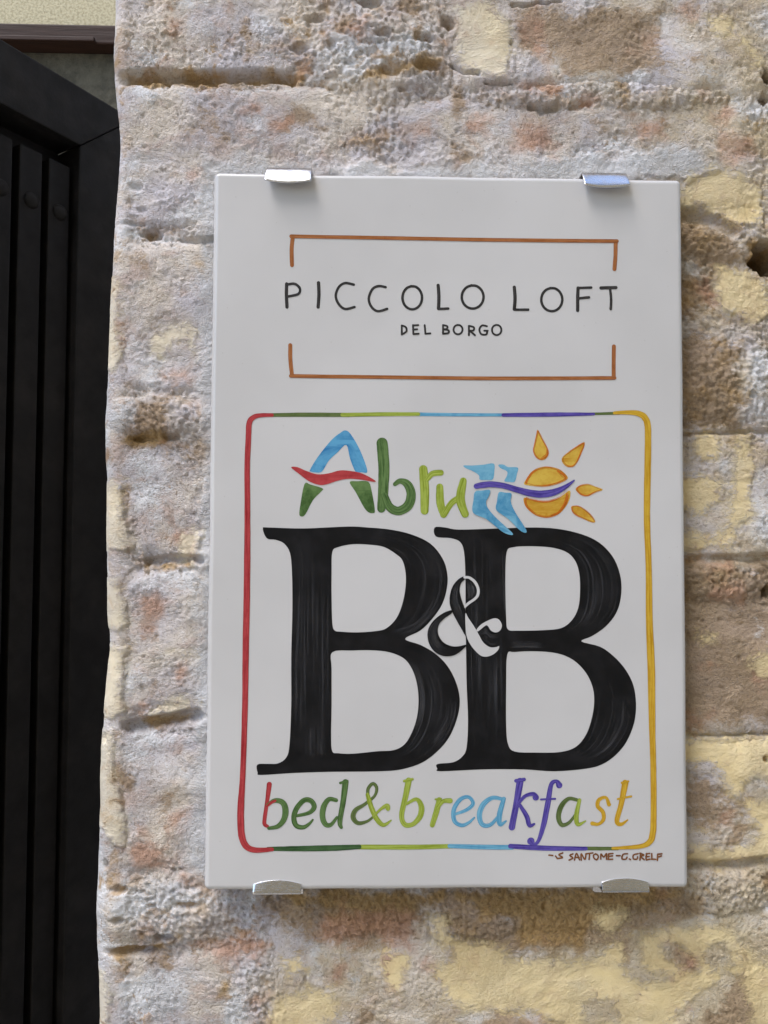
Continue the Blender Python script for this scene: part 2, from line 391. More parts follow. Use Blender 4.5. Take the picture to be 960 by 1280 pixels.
def brick_height(u, v, F, seed):
    ym = sstep(-0.02, 0.10, F['yel']); sm = sstep(0.0, 0.8, F['smear'])
    em = 1 - sstep(148, 172, u)
    rough = (1 - 0.85 * ym) * (1 - 0.65 * sm) * (1 - 0.6 * em)
    ptc = sstep(-0.3, 0.4, fbm(u, v, 55, 2, 29))
    h = 0.9 * fbm(u, v, 150, 2, seed) + 0.55 * fbm(u, v, 40, 2, 13)
    g = rough * (0.15 + 0.95 * ptc) * (0.34 * fbm(u, v, 13, 3, 17, 0.62) + 0.42 * fbm(u, v, 5.2, 2, 19, 0.7))
    pit = fbm(u, v, 17, 2, 91)
    g -= rough * 0.8 * sstep(0.70, 0.95, pit)
    h += 0.28 * ym
    g += rough * (0.2 + 0.4 * ptc) * (0.5 - worley(u + fbm(u, v, 9, 2, 6) * 3, v + fbm(u, v, 9, 2, 7) * 3, 6.0, 4))
    return h, g
def mortar_height(u, v, F):
    sm = sstep(-0.2, 0.6, F['smear']); ym = sstep(-0.02, 0.10, F['yel'])
    h = -1.45 + 0.7 * fbm(u, v, 70, 3, 5)
    for (a, b, ru, rv, amp) in LUMPS:
        r = np.sqrt(((u - a) / ru) ** 2 + ((v - b) / rv) ** 2); h += amp * (1 - sstep(0.5, 1.15, r))
    wx = u + fbm(u, v, 14, 2, 6) * 5; wy = v + fbm(u, v, 14, 2, 7) * 5
    grains = 0.8 * (0.6 - worley(wx, wy, 11, 1)) + 1.0 * (0.6 - worley(wx, wy, 6.0, 2)) + 0.8 * fbm(u, v, 6, 3, 9, 0.65)
    voids = -0.75 * sstep(0.36, 0.75, fbm(u, v * 1.5, 19, 3, 33))
    em = 1 - sstep(146, 172, u)
    g = (grains + voids) * (1 - 0.75 * sm) * (1 - 0.6 * ym) * (1 - 0.75 * em); h += 2.3 * em
    h += sm * 1.9 + ym * 1.0
    return h, g
def place(u, v, h):
    """trace position + height (mm) -> world, wrapping round the corner of the pillar"""
    X, Z = on_y(u, v, 0.0)
    ue = np.interp(v, EDGE[:, 0], EDGE[:, 1]) + 0.3 * fbm(u * 0 + 5, v, 20, 3, 2)
    xe, _ = on_y(ue, v, 0.0)
    s = X - xe - RC; q = RC * math.pi / 2; hm = h * 0.001 * (0.3 + 0.7 * sstep(-RC, 0.004, s))
    a = np.clip(-s / RC, 0, math.pi / 2)
    nx, ny = -np.sin(a), -np.cos(a)
    px = np.where(s >= 0, X, np.where(s < -q, xe, xe + RC + RC * nx)) + nx * hm
    py = np.where(s >= 0, 0.0, np.where(s < -q, RC + (-s - q), RC + RC * ny)) + ny * hm
    return np.stack([px, py, np.maximum(Z, 0.0)], -1)
def grid_mesh(name, U, V, h, F, keep=None):
    co = place(U, V, h); nr, nc = U.shape
    idx = np.arange(nr * nc).reshape(nr, nc)
    q = np.stack([idx[:-1, :-1], idx[1:, :-1], idx[1:, 1:], idx[:-1, 1:]], -1).reshape(-1, 4)
    if keep is not None:
        kf = keep[:-1, :-1] | keep[1:, :-1] | keep[1:, 1:] | keep[:-1, 1:]
        q = q[kf.reshape(-1)]
    used = np.unique(q); rem = np.full(nr * nc, -1); rem[used] = np.arange(len(used)); q = rem[q]
    co = co.reshape(-1, 3)[used]
    me = bpy.data.meshes.new(name)
    me.vertices.add(len(co)); me.vertices.foreach_set('co', co.astype(np.float32).ravel())
    me.loops.add(q.size); me.loops.foreach_set('vertex_index', q.astype(np.int32).ravel())
    me.polygons.add(len(q)); me.polygons.foreach_set('loop_start', np.arange(0, q.size, 4, dtype=np.int32))
    me.update(calc_edges=True)
    me.polygons.foreach_set('use_smooth', np.ones(len(q), bool))
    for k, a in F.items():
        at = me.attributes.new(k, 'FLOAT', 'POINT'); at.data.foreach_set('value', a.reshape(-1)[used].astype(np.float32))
    me.materials.append(WALL); me.validate()
    return me
def axis(a0, a1, f0, f1, fine, coarse):
    """fine steps between f0 and f1, growing steps outside"""
    pts = list(np.arange(max(a0, f0), min(a1, f1) + 1e-6, fine)) if min(a1, f1) > max(a0, f0) else []
    if not pts: return np.arange(a0, a1 + 1e-6, coarse)
    st = fine; p = pts[-1]
    while p < a1: st = min(st * 1.35, coarse); p += st; pts.append(min(p, a1))
    st = fine; p = pts[0]
    while p > a0: st = min(st * 1.35, coarse); p -= st; pts.insert(0, max(p, a0))
    return np.array(pts)
FU0, FU1, FV0, FV1 = 104, 985, -22, 1302

wall = empty("masonry_pillar", (0.2, 0.2, 0.0))
tag(wall, "weathered masonry pillar with flaking cream plaster, lime stains and red brick, carrying the white plaque", "wall")
W0 = -np.array(wall.location)
def wall_part(name, me, kind=None):
    o = link(bpy.data.objects.new(name, me)); o.parent = wall; o.location = tuple(W0)
    if kind: o["kind"] = kind
    return o
# mortar core
ua = axis(-1250, 3200, FU0, FU1, 1.9, 60); va = axis(-4200, 5400, FV0, FV1, 1.9, 90)
U, V = np.meshgrid(ua, va)
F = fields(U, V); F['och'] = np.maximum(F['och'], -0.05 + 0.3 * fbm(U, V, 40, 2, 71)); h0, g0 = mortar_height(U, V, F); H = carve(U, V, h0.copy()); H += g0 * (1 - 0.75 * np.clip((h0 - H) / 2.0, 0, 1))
far = (U < -300) | (U > 1900) | (V < -1500) | (V > 2900)
H[far] = np.clip(H[far], -3, 1)
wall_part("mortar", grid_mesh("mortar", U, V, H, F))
BR = [(-400,-150,392,91),(-400,106,470,281),(-400,303,420,490),(-400,548,430,693),(-400,714,420,893),(-400,914,430,1088),(-400,1192,318,1400),
      (332,1138,1130,1390),
      (562,-150,1130,112),(482,124,935,262),(893,336,1130,404),(790,545,1130,698),(790,752,1130,917),(790,925,1130,1077)]
for r in range(7):
    y0 = -170 - 195 * (r + 1)
    for x0, x1 in ((-400, 380 - 120 * (r % 2)), (400 - 120 * (r % 2), 1130 - 120 * (r % 2)), (1150 - 120 * (r % 2), 1880)): BR.append((x0, y0, x1, y0 + 175))
for r in range(8):
    y0 = 1415 + 195 * r
    for x0, x1 in ((-400, 380 - 120 * (r % 2)), (400 - 120 * (r % 2), 1130 - 120 * (r % 2)), (1150 - 120 * (r % 2), 1880)): BR.append((x0, y0, x1, y0 + 175))
for r in range(8): BR.append((1150, -150 + 195 * r, 1880, 25 + 195 * r))
for i, (x0, y0, x1, y1) in enumerate(BR):
    ua = axis(x0 - 24, x1 + 24, FU0, FU1, 1.9, 26); va = axis(y0 - 24, y1 + 24, FV0, FV1, 1.9, 26)
    U, V = np.meshgrid(ua, va)
    wu = U + fbm(U, V, 60, 2, 100 + i) * 9 + fbm(U, V, 14, 2, 120) * 3; wv = V + fbm(U, V, 60, 2, 140 + i) * 9 + fbm(U, V, 14, 2, 160) * 3
    r = 14.0; dx = np.abs(wu - (x0 + x1) / 2) - (x1 - x0) / 2 + r; dy = np.abs(wv - (y0 + y1) / 2) - (y1 - y0) / 2 + r
    d = -(np.sqrt(np.maximum(dx, 0) ** 2 + np.maximum(dy, 0) ** 2) + np.minimum(np.maximum(dx, dy), 0) - r)
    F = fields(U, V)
    e = np.clip((15 - d) / 22, 0, 1.7) * (1 - 0.35 * (1 - sstep(146, 172, U)))
    h0, g0 = brick_height(U, V, F, 200 + i)
    h0 = h0 + (i * 0.37 % 1.0 - 0.5) * 0.8 - 3.3 * e ** 2 * (1 - 0.3 * sstep(780, 860, U))
    H = carve(U, V, h0.copy()); H += g0 * (1 - 0.8 * np.clip((h0 - H) / 2.0, 0, 1)) * (1 - 0.75 * np.clip(e, 0, 1))
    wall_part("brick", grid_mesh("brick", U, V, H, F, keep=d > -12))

# ================================================================== PLAQUE
gz = N("white_glaze"); c = gz.coord()
gcol = gz.mix(gz.ramp(gz.noise(c, 14, 3), 0.3, 0.7), (0.555, 0.545, 0.543), (0.60, 0.59, 0.59))
gcol = gz.mix(gz.ramp(gz.voro(c, 160), 0.035, 0.06, 0.25, 0.0), gcol, (0.35, 0.33, 0.30))
GLAZE = gz.fin(gcol, 0.22, gz.bump(gz.noise(c, 22, 2), 0.10, 0.002), IOR=1.5)
plaque = empty("plaque", (0, -0.003, 1.45))
tag(plaque, "white glazed tile plaque painted with a coloured frame and big black B&B", "plaque")
def pl_child(name, me):
    o = link(bpy.data.objects.new(name, me)); o.parent = plaque; o.location = (0, 0.003, -1.45); return o
def tile_mesh():
    bm = bmesh.new(); box(bm, -0.1012, 0.1012, TILE_Y, -0.0028, -0.1513, 0.1513)
    front = [e for e in bm.edges if all(v.co.y < -0.008 for v in e.verts)]
    upright = [e for e in bm.edges if abs(e.verts[0].co.y - e.verts[1].co.y) > 0.004]
    bmesh.ops.bevel(bm, geom=front + upright, offset=0.0024, segments=6, affect='EDGES', profile=0.5)
    for k in range(-8, 9):
        bmesh.ops.bisect_plane(bm, geom=list(bm.verts) + list(bm.edges) + list(bm.faces), plane_co=(k * 0.011, 0, 0), plane_no=(1, 0, 0))
    for k in range(-12, 13):
        bmesh.ops.bisect_plane(bm, geom=list(bm.verts) + list(bm.edges) + list(bm.faces), plane_co=(0, 0, k * 0.0115), plane_no=(0, 0, 1))
    for v in bm.verts:     # hand-made tile: its edges are not quite straight
        x, z = v.co.x, v.co.z
        if abs(x) > 0.096: v.co.x += 0.00030 * float(pn(np.array(z * 26 + 3), np.array(1.3 + np.sign(x)), 5))
        if abs(z) > 0.146: v.co.z += 0.00030 * float(pn(np.array(x * 26 + 9), np.array(4.7 + np.sign(z)), 6))
        v.co.z += 1.6
    me = bpy.data.meshes.new("tile"); bm.to_mesh(me); bm.free(); me.materials.append(GLAZE)
    for p in me.polygons: p.use_smooth = True
    return me
tile_o = pl_child("tile", tile_mesh()); wn_ = tile_o.modifiers.new("normals", 'WEIGHTED_NORMAL'); wn_.keep_sharp = False; wn_.weight = 100

# ------------------------------------------------------------------ paint
def paint(name, dark, light, su=60, sv=2.2, edge=0.28, rough=0.25, lo=0.35, hi=0.65):
    p = N(name); uv = p.coord('UV')
    st = p.noise(p.mapping(uv, (su, sv, 1)), 1.0, 5, 0.65, 0.3)
    bl = p.noise(p.coord(), 260, 4, 0.6)
    dark = tuple(c * 0.70 for c in dark); light = tuple(c * 0.74 + 0.02 for c in light) if max(light) > 0.12 else light
    col = p.mix(p.ramp(st, lo - 0.03, hi - 0.04), dark, light)
    col = p.mix(p.ramp(bl, 0.45, 0.75, 0, 0.5), col, dark)
    sep = p.t.nodes.new('ShaderNodeSeparateXYZ'); p.t.links.new(uv, sep.inputs[0])
    ed = p.ramp(p.math('ABSOLUTE', sep.outputs[1]), 0.55, 1.0, 0, edge)
    col = p.mix(ed, col, tuple(c * 0.75 for c in dark))
    return p.fin(col, rough)
PT = {
 'brown': paint('paint_brown', lin(150, 82, 32), lin(190, 118, 62)),
 'ink': paint('paint_ink', (0.010, 0.010, 0.012), (0.045, 0.043, 0.045), 120),
 'red': paint('paint_red', lin(160, 28, 40), lin(205, 62, 68)),
 'green': paint('paint_green', lin(45, 85, 32), lin(104, 140, 74)),
 'dgreen': paint('paint_dark_green', lin(30, 72, 34), lin(66, 108, 56)),
 'olive': paint('paint_olive', lin(74, 96, 46), lin(110, 130, 66)),
 'lime': paint('paint_lime', lin(140, 160, 30), lin(184, 202, 84)),
 'blue': paint('paint_blue', lin(62, 150, 200), lin(128, 198, 228)),
 'blue2': paint('paint_azure', lin(40, 130, 195), lin(96, 180, 225)),
 'purple': paint('paint_purple', lin(56, 40, 140), lin(104, 88, 190)),
 'yellow': paint('paint_yellow', lin(205, 150, 10), lin(232, 188, 44)),
 'gold': paint('paint_gold', lin(214, 150, 28), lin(236, 198, 74)),
 'sig': paint('paint_sienna', lin(112, 60, 20), lin(150, 92, 44)),
 'orange': None, 'haze': None, 'white': None, 'black': None,
}
p = N('paint_black'); c = p.coord()
PT['black'] = p.fin(p.mix(p.ramp(p.noise(c, 90, 4), 0.4, 0.7), (0.004, 0.0042, 0.0055), (0.011, 0.011, 0.013)), 0.35, None, Specular_IOR_Level=0.25)
PT['white'] = GLAZE
def veil(name, col, su, sv, lo, hi, amax, rough=0.3, edgefade=True):
    p = N(name); uv = p.coord('UV')
    st = p.noise(p.mapping(uv, (su, sv, 1)), 1.0, 6, 0.7, 0.25)
    big = p.noise(p.mapping(uv, (su * 0.9, 0.5, 1)), 1.0, 3, 0.6)
    a = p.math('MULTIPLY', p.ramp(st, lo, hi, 0, amax), p.ramp(big, 0.32, 0.62))
    if edgefade:
        sep = p.t.nodes.new('ShaderNodeSeparateXYZ'); p.t.links.new(uv, sep.inputs[0])
        a = p.math('MULTIPLY', a, p.ramp(p.math('ABSOLUTE', sep.outputs[1]), 0.85, 1.0, 1, 0))
    a = p.math('MULTIPLY', a, p.attr('fade'))
    p.fin(col, rough, Alpha=a); return p.m
PT['haze'] = veil('brush_streaks', (0.055, 0.057, 0.066), 16, 6.0, 0.45, 0.68, 0.75)
PT['rim'] = veil('thin_black_wash', (0.10, 0.10, 0.11), 20, 3.0, 0.35, 0.7, 0.8)
PT['orange'] = veil('paint_orange', lin(205, 105, 20), 90, 1.2, 0.25, 0.55, 0.9)

def cr(pts, closed=False, sub=6):
    P = np.array(pts, float); n = len(P); out = []
    rng = range(n if closed else n - 1)
    for i in rng:
        if closed: p0, p1, p2, p3 = P[(i - 1) % n], P[i], P[(i + 1) % n], P[(i + 2) % n]
        else: p0, p1, p2, p3 = P[max(i - 1, 0)], P[i], P[i + 1], P[min(i + 2, n - 1)]
        for k in range(sub):
            t = k / sub
            out.append(0.5 * ((2 * p1) + (-p0 + p2) * t + (2 * p0 - 5 * p1 + 4 * p2 - p3) * t * t + (-p0 + 3 * p1 - 3 * p2 + p3) * t ** 3))
    if not closed: out.append(P[-1])
    return np.array(out)
LAYER = 0.00006
class Glyph:
    def __init__(s, name):
        s.name = name; s.v = []; s.fd = {}; s.f = []; s.uv = []; s.mi = []; s.mats = []
    def mat(s, key):
        if key not in s.mats: s.mats.append(key)
        return s.mats.index(key)
    def addv(s, px, py, layer):
        x, z = on_y(px, py, TILE_Y); s.v.append((float(x), TILE_Y - LAYER * layer, float(z))); return len(s.v) - 1
    def face(s, ids, uvs, m): s.f.append(ids); s.uv += uvs; s.mi.append(m)
    def stroke(s, pts, w, key, T, layer=1, caps=True, sub=6, wob=0.06, seed=0):
        """brush stroke: centre line in local trace coordinates, width(s) in the same units"""
        ox, oy, k = T; m = s.mat(key)
        P = np.array([q[:2] for q in pts], float); n = len(P)
        W = np.array([q[2] if len(q) > 2 else w for q in pts], float)
        C = cr(np.c_[P, W], False, sub) if n > 2 else np.array([[*(P[0] + (P[1] - P[0]) * t), W[0] + (W[1] - W[0]) * t] for t in np.linspace(0, 1, 12)])
        C = C / np.array([k, k, k]) + np.array([ox, oy, 0])
        d = np.gradient(C[:, :2], axis=0); L = np.hypot(d[:, 0], d[:, 1]) + 1e-9; nx, ny = -d[:, 1] / L, d[:, 0] / L
        arc = np.r_[0, np.cumsum(np.hypot(*np.diff(C[:, :2], axis=0).T))] * 0.00034
        wl = 1 + wob * pn(arc * 400 + seed, arc * 0 + seed * 3.3 + len(s.v), 1); wr = 1 + wob * pn(arc * 400 + 9 + seed, arc * 0 + 5.5 + len(s.v), 2)
        o = random.random() * 7
        hw = C[:, 2] / 2
        cnt = [0]
        def row(x, y, a, wl_, wr_, nx_, ny_, u):
            cnt[0] += 1; layer_ = layer + 0.35 * cnt[0] / (len(C) + 8)
            return [(s.addv(x + nx_ * a * t * (wl_ if t > 0 else wr_), y + ny_ * a * t * (wl_ if t > 0 else wr_), layer_), (u, t + 0.0)) for t in (-1, -0.5, 0, 0.5, 1)]
        rows = []
        if caps:
            for th in (80, 62, 40, 18):
                q = math.radians(th); x = C[0, 0] - d[0, 0] / L[0] * hw[0] * math.sin(q); y = C[0, 1] - d[0, 1] / L[0] * hw[0] * math.sin(q)
                rows.append(row(x, y, hw[0] * math.cos(q), wl[0], wr[0], nx[0], ny[0], o - hw[0] * .00034 * math.sin(q)))
        for i in range(len(C)): rows.append(row(C[i, 0], C[i, 1], hw[i], wl[i], wr[i], nx[i], ny[i], o + arc[i]))
        if caps:
            for th in (18, 40, 62, 80):
                q = math.radians(th); x = C[-1, 0] + d[-1, 0] / L[-1] * hw[-1] * math.sin(q); y = C[-1, 1] + d[-1, 1] / L[-1] * hw[-1] * math.sin(q)
                rows.append(row(x, y, hw[-1] * math.cos(q), wl[-1], wr[-1], nx[-1], ny[-1], o + arc[-1] + hw[-1] * .00034 * math.sin(q)))
        for a, b in zip(rows, rows[1:]):
            for i in range(4): s.face((a[i][0], b[i][0], b[i + 1][0], a[i + 1][0]), [a[i][1], b[i][1], b[i + 1][1], a[i + 1][1]], m)
        return s
    def area(s, outer, key, T, holes=(), layer=1, sub=4, smooth=True):
        ox, oy, k = T; m = s.mat(key)
        loops = []
        for q in [outer, *holes]:
            C = cr(q, True, sub) if smooth else np.array(q, float)
            loops.append(C / k + np.array([ox, oy]))
        flat = np.concatenate(loops); tris = tessellate_polygon([[Vector((x, y, 0)) for x, y in L] for L in loops])
        ids = [s.addv(x, y, layer) for x, y in flat]
        for t in tris:
            s.face(tuple(ids[i] for i in t), [(flat[i][1] * .00034, (flat[i][0] % 37) * 0.012) for i in t], m)
        return s
    def band(s, A, B, key, T, layer=2, sub=6):
        """strip between two edge curves (same number of points): streaks run along it"""
        ox, oy, k = T; m = s.mat(key)
        a = cr(A, False, sub) / k + np.array([ox, oy]); b = cr(B, False, sub) / k + np.array([ox, oy]); o = random.random() * 5
        arc = np.r_[0, np.cumsum(np.hypot(*np.diff((a + b) / 2, axis=0).T))] * 0.00034; nn = 8; rows = []
        for i in range(len(a)):
            r = []
            for j in range(nn + 1):
                t = j / nn; q = a[i] * (1 - t) + b[i] * t; vi = s.addv(q[0], q[1], layer); s.fd[vi] = min(1.0, min(i, len(a) - 1 - i) / (0.28 * len(a))); r.append((vi, (o + arc[i], t * 2 - 1)))
            rows.append(r)
        for p_, q_ in zip(rows, rows[1:]):
            for j in range(nn): s.face((p_[j][0], q_[j][0], q_[j + 1][0], p_[j + 1][0]), [p_[j][1], q_[j][1], q_[j + 1][1], p_[j + 1][1]], m)
        return s
    def build(s, label=None):
        me = bpy.data.meshes.new(s.name); me.from_pydata(s.v, [], s.f)
        ul = me.uv_layers.new(name="UVMap"); ul.data.foreach_set('uv', np.array(s.uv, np.float32).ravel())
        fa = me.attributes.new('fade', 'FLOAT', 'POINT'); fa.data.foreach_set('value', [s.fd.get(i, 1.0) for i in range(len(s.v))])
        for k in s.mats: me.materials.append(PT[k])
        me.polygons.foreach_set('material_index', s.mi)
        bm = bmesh.new(); bm.from_mesh(me)
        for f in bm.faces:
            if f.normal.y > 0: f.normal_flip()
        bm.to_mesh(me); bm.free(); me.update()
        o = pl_child(s.name, me)
        if label: o["label"] = label
        return o
random.seed(2)
PX = (0, 0, 1.0)
# brown bracket frame
g = Glyph("bracket_frame")
g.stroke([(365,331.5),(364.5,312),(366,296.5)],5,'brown',PX).stroke([(364,295.5),(480,297.5),(620,300),(771,301.5)],4.6,'brown',PX,layer=2)
g.stroke([(769.5,302),(769.2,320),(768,336.5)],5,'brown',PX,layer=1)
g.build("brown painted bracket lines above the name")
g = Glyph("bracket_frame")
g.stroke([(362.8,431.5),(363,450),(365,469)],5,'brown',PX).stroke([(363.5,470),(480,471.5),(620,473),(768,472.5)],4.6,'brown',PX,layer=2)
g.stroke([(767.3,433),(767,455),(767,472)],5,'brown',PX)
g.build("brown painted bracket lines below the name")
# PICCOLO LOFT / DEL BORGO
TN = (340, 270, 2.1333); TLc = (290, 950, 3.4286); TRc = (550, 950, 3.3103)
def letter(strokes, key, T, w, label=None, name="letter"):
    q = Glyph(name)
    for i, st in enumerate(strokes):
        ww = w; kk = key; bold = 1.22 if T in (TLc, TRc) else 1.08
        if isinstance(st, tuple): kk, ww, st = st
        st = [(*p_[:2], p_[2] * bold) if len(p_) > 2 else p_ for p_ in st]
        q.stroke(st, ww * bold, kk, T, layer=1 + i * 0.4)
    return q.build(label)
def ell(cx, cy, rx, ry, n=12, a0=-100, sweep=365):
    return [(cx + rx * math.cos(math.radians(a0 + sweep * k / n)), cy + ry * math.sin(math.radians(a0 + sweep * k / n))) for k in range(n + 1)]
NAME = [
 [[(39,181),(38.5,210),(40,243)], [(40,183),(60,181),(74,193),(70,208),(42,215)]],
 [[(124,178),(125,210),(123,243)]],
 [[(218,183),(195,179),(178,190),(170,213),(178,235),(195,248),(220,243)]],
 [[(303,190),(285,187),(268,195),(258,220),(265,242),(282,254),(307,248)]],
 [ell(374,218,26,31)], [[(443,185),(445,215),(444,247)], [(444,248),(470,247)]], [ell(535,216,29,31)],
 [[(646,190),(648,220),(646,249)], [(646,250),(683,250)]], [ell(746,223,28,31)],
 [[(816,192),(815,220),(815,252)], [(816,192),(851,191)], [(816,220),(845,217)]],
 [[(877,192),(917,191)], [(901,192),(904,220),(903,248)]],
]
for st in NAME: letter([('ink', 8.2, s_) if i == 0 and len(s_) <= 3 else ('ink', 6.4, s_) for i, s_ in enumerate(st)], 'ink', TN, 7)
SUBN = [
 [[(346,292),(346,316)], [(346,292),(357,297),(358,308),(346,316)]], [[(376,291),(377,315)], [(376,292),(390,291)], [(376,303),(387,302)], [(377,315),(391,314)]],
 [[(407,291),(409,314)], [(409,314),(422,313)]], [[(456,291),(456,314)], [(456,291),(467,294),(466,301),(457,302)], [(457,302),(470,305),(470,312),(456,314)]],
 [ell(496,303,12,12.5)], [[(525,293),(525,318)], [(525,293),(538,297),(537,305),(526,306)], [(527,306),(541,318)]],
 [[(573,294),(560,292),(553,303),(558,315),(571,316),(574,307)], [(575,306),(566,306)]], [ell(599,304,12.5,13.5)],
]
for st in SUBN: letter(st, 'ink', TN, 4.8)
# rainbow frame
g = Glyph("painted_border")
g.stroke([(340,518.8,4.5),(328,519,5),(318,521,6),(311.8,528,7),(310.6,545,7),(309,584,7),(309.3,640,7.2),(308.7,730,8),(307,821,7.8),(306.2,882,7.2),(303.4,970,7),(301,1008,8.4),(301.6,1040,8.6),(306.5,1056,8),(318,1062.3,7),(340,1061.6,5)],7,'red',PX,layer=2)
g.stroke([(336,518.8,4.6),(380,518.4,5.4),(436,518.6,5.2)],5.4,'olive',PX,layer=1).stroke([(428,518.6,5),(480,517.8,5),(523,517.6,4.6)],5,'lime',PX,layer=1.5)
g.stroke([(521,517.8,4.6),(575,518.5,4.2),(631,518.6,4)],4.6,'blue',PX,layer=1).stroke([(629,518.8,4.6),(690,518.2,5.4),(742,517.6,3.6)],5,'purple',PX,layer=1.5)
g.stroke([(736,517.4,3.2),(756,517,3.4),(774,516.4,4)],3.2,'olive',PX,layer=1)
g.stroke([(768,516.2,4),(785,515.6,5.5),(798,517,7),(806.5,523,8),(809.8,538,8),(809.2,594,8.2),(808.6,650,8),(810.6,707,7.6),(811.5,773,8.6),(814,840,9.4),(815,907,8),(816.5,960,7.4),(816.8,1020,7.6),(815.5,1043,7.8),(811,1053,7),(799,1058,5.6),(766,1060.2,3.6)],8,'yellow',PX,layer=2)
g.stroke([(335,1061,5),(380,1060.6,7),(420,1059.8,7.2),(449,1058.4,5.6)],6.8,'dgreen',PX,layer=1.2).stroke([(445,1058.6,6),(510,1058.8,6.2),(566,1057.6,5.4)],6,'lime',PX,layer=1)
g.stroke([(562,1057.4,5.2),(600,1058.6,6),(640,1059,6)],5,'blue',PX,layer=1.3).stroke([(638,1057.6,6),(680,1060,6.4),(732,1060.6,5)],6,'purple',PX,layer=1.6)
g.stroke([(724,1060.4,4.6),(750,1060.6,4.6),(772,1060.6,4)],4.6,'olive',PX,layer=1)
g.build("hand painted rounded frame running through red, green, blue, purple and yellow")
# Abruzzo
TA = (290, 500, 3.5556); TU = (540, 500, 3.2); TS = (570, 530, 5.0526)
g = Glyph("letter")
g.area([(347,310),(380,255),(440,180),(480,147),(505,135),(530,155),(570,225),(602,316),(575,321),(550,320),(525,262),(508,200),(470,232),(430,270),(400,318),(370,322),(350,318)],'blue2',TA)
g.area([(263,300),(290,298),(330,315),(380,330),(430,326),(480,313),(530,316),(580,327),(635,357),(630,364),(580,355),(520,350),(470,359),(420,375),(385,377),(340,360),(300,330)],'red',TA,layer=2)
g.area([(322,374),(350,376),(403,393),(395,408),(360,445),(325,510),(305,517),(299,505),(303,470)],'green',TA)
g.area([(523,365),(560,361),(605,363),(620,400),(635,490),(625,503),(605,498),(585,475),(550,410)],'green',TA)
g.build("painted letter A in blue and green with red wave")
g = Glyph("letter"); g.stroke([(667,192,50),(675,300,50),(672,400,46),(664,482,38)],50,'green',TA).stroke([(678,425,30),(700,475,38),(740,493,40),(783,468,42),(796,420,42),(780,375,36),(748,360,24),(724,374,18)],40,'green',TA,layer=1.4); g.build()
g = Glyph("letter"); g.stroke([(850,308,38),(856,400,40),(856,492,36)],40,'lime',TA).stroke([(868,352,20),(890,328,26),(928,323,26)],25,'lime',TA,layer=1.4); g.build()
g = Glyph("letter"); g.stroke([(31,348,28),(33,410,32),(46,458,28)],30,'lime',TU).stroke([(48,458,24),(78,412,24),(104,395,26)],22,'lime',TU,layer=1.3).stroke([(125,324,28),(113,395,36),(132,456,30)],32,'lime',TU,layer=1.6); g.build()
g = Glyph("letter")
g.area([(48,262),(100,262),(170,257),(238,250),(242,300),(232,350),(190,354),(150,352),(145,325),(110,300),(60,278)],'blue',TS,layer=1)
g.area([(120,428),(165,420),(215,418),(205,460),(190,490),(200,530),(250,590),(310,645),(358,692),(345,701),(300,685),(260,655),(190,600),(107,560),(110,480)],'blue',TS,layer=4); g.build()
g = Glyph("letter")
g.area([(268,258),(300,256),(330,272),(390,275),(385,315),(370,365),(335,366),(305,360),(320,330),(322,300),(280,278)],'blue',TS,layer=1)
g.area([(270,432),(310,434),(350,440),(345,490),(375,560),(420,630),(446,678),(430,686),(395,665),(330,600),(255,545),(258,490)],'blue',TS,layer=4); g.build()
g = Glyph("sun_emblem")
sa = [(430,380),(445,345),(480,300),(530,275),(590,270),(650,285),(690,315),(705,345),(660,370),(600,389),(540,395),(480,391)]
sb = [(430,465),(480,478),(540,488),(600,484),(660,460),(716,420),(721,460),(700,510),(660,560),(610,585),(560,591),(500,575),(450,535),(430,500)]
rays = [[(515,35),(535,72),(572,145),(585,185),(567,220),(535,228),(505,210),(488,170),(495,130),(508,70)], [(806,115),(812,130),(792,180),(766,240),(740,270),(700,270),(670,240),(672,210),(710,178),(765,142)],
        [(755,412),(780,390),(830,380),(880,395),(927,415),(880,432),(830,455),(785,445)], [(730,520),(770,518),(820,545),(858,582),(880,617),(855,621),(800,597),(750,570),(730,545)]]
for q in [sa, sb] + rays:
    g.area(q, 'gold', TS, layer=1); cq = np.array(q, float); cc = cq.mean(0)
    g.stroke([tuple(cc + (p_ - cc) * 0.93) for p_ in cq] + [tuple(cc + (cq[0] - cc) * 0.93)], 15 if len(q) > 11 else 12, 'orange', TS, layer=2, caps=False, sub=4)
g.stroke([(640,300,10),(670,320,24),(690,345,12)],20,'orange',TS,layer=2.5).stroke([(700,440,10),(690,500,22),(650,555,14),(600,578,10)],20,'orange',TS,layer=2.5).stroke([(575,160,8),(572,195,20),(540,218,12)],20,'orange',TS,layer=2.5)
g.build("golden painted sun with four rays")
g = Glyph("wave_stroke"); g.stroke([(128,393,34),(165,386,38),(220,381,38),(300,390,36),(380,413,38),(460,435,42),(540,443,46),(620,430,42),(690,397,28),(745,357,10)],38,'purple',TS,layer=3); g.build("purple painted wave crossing the sun")
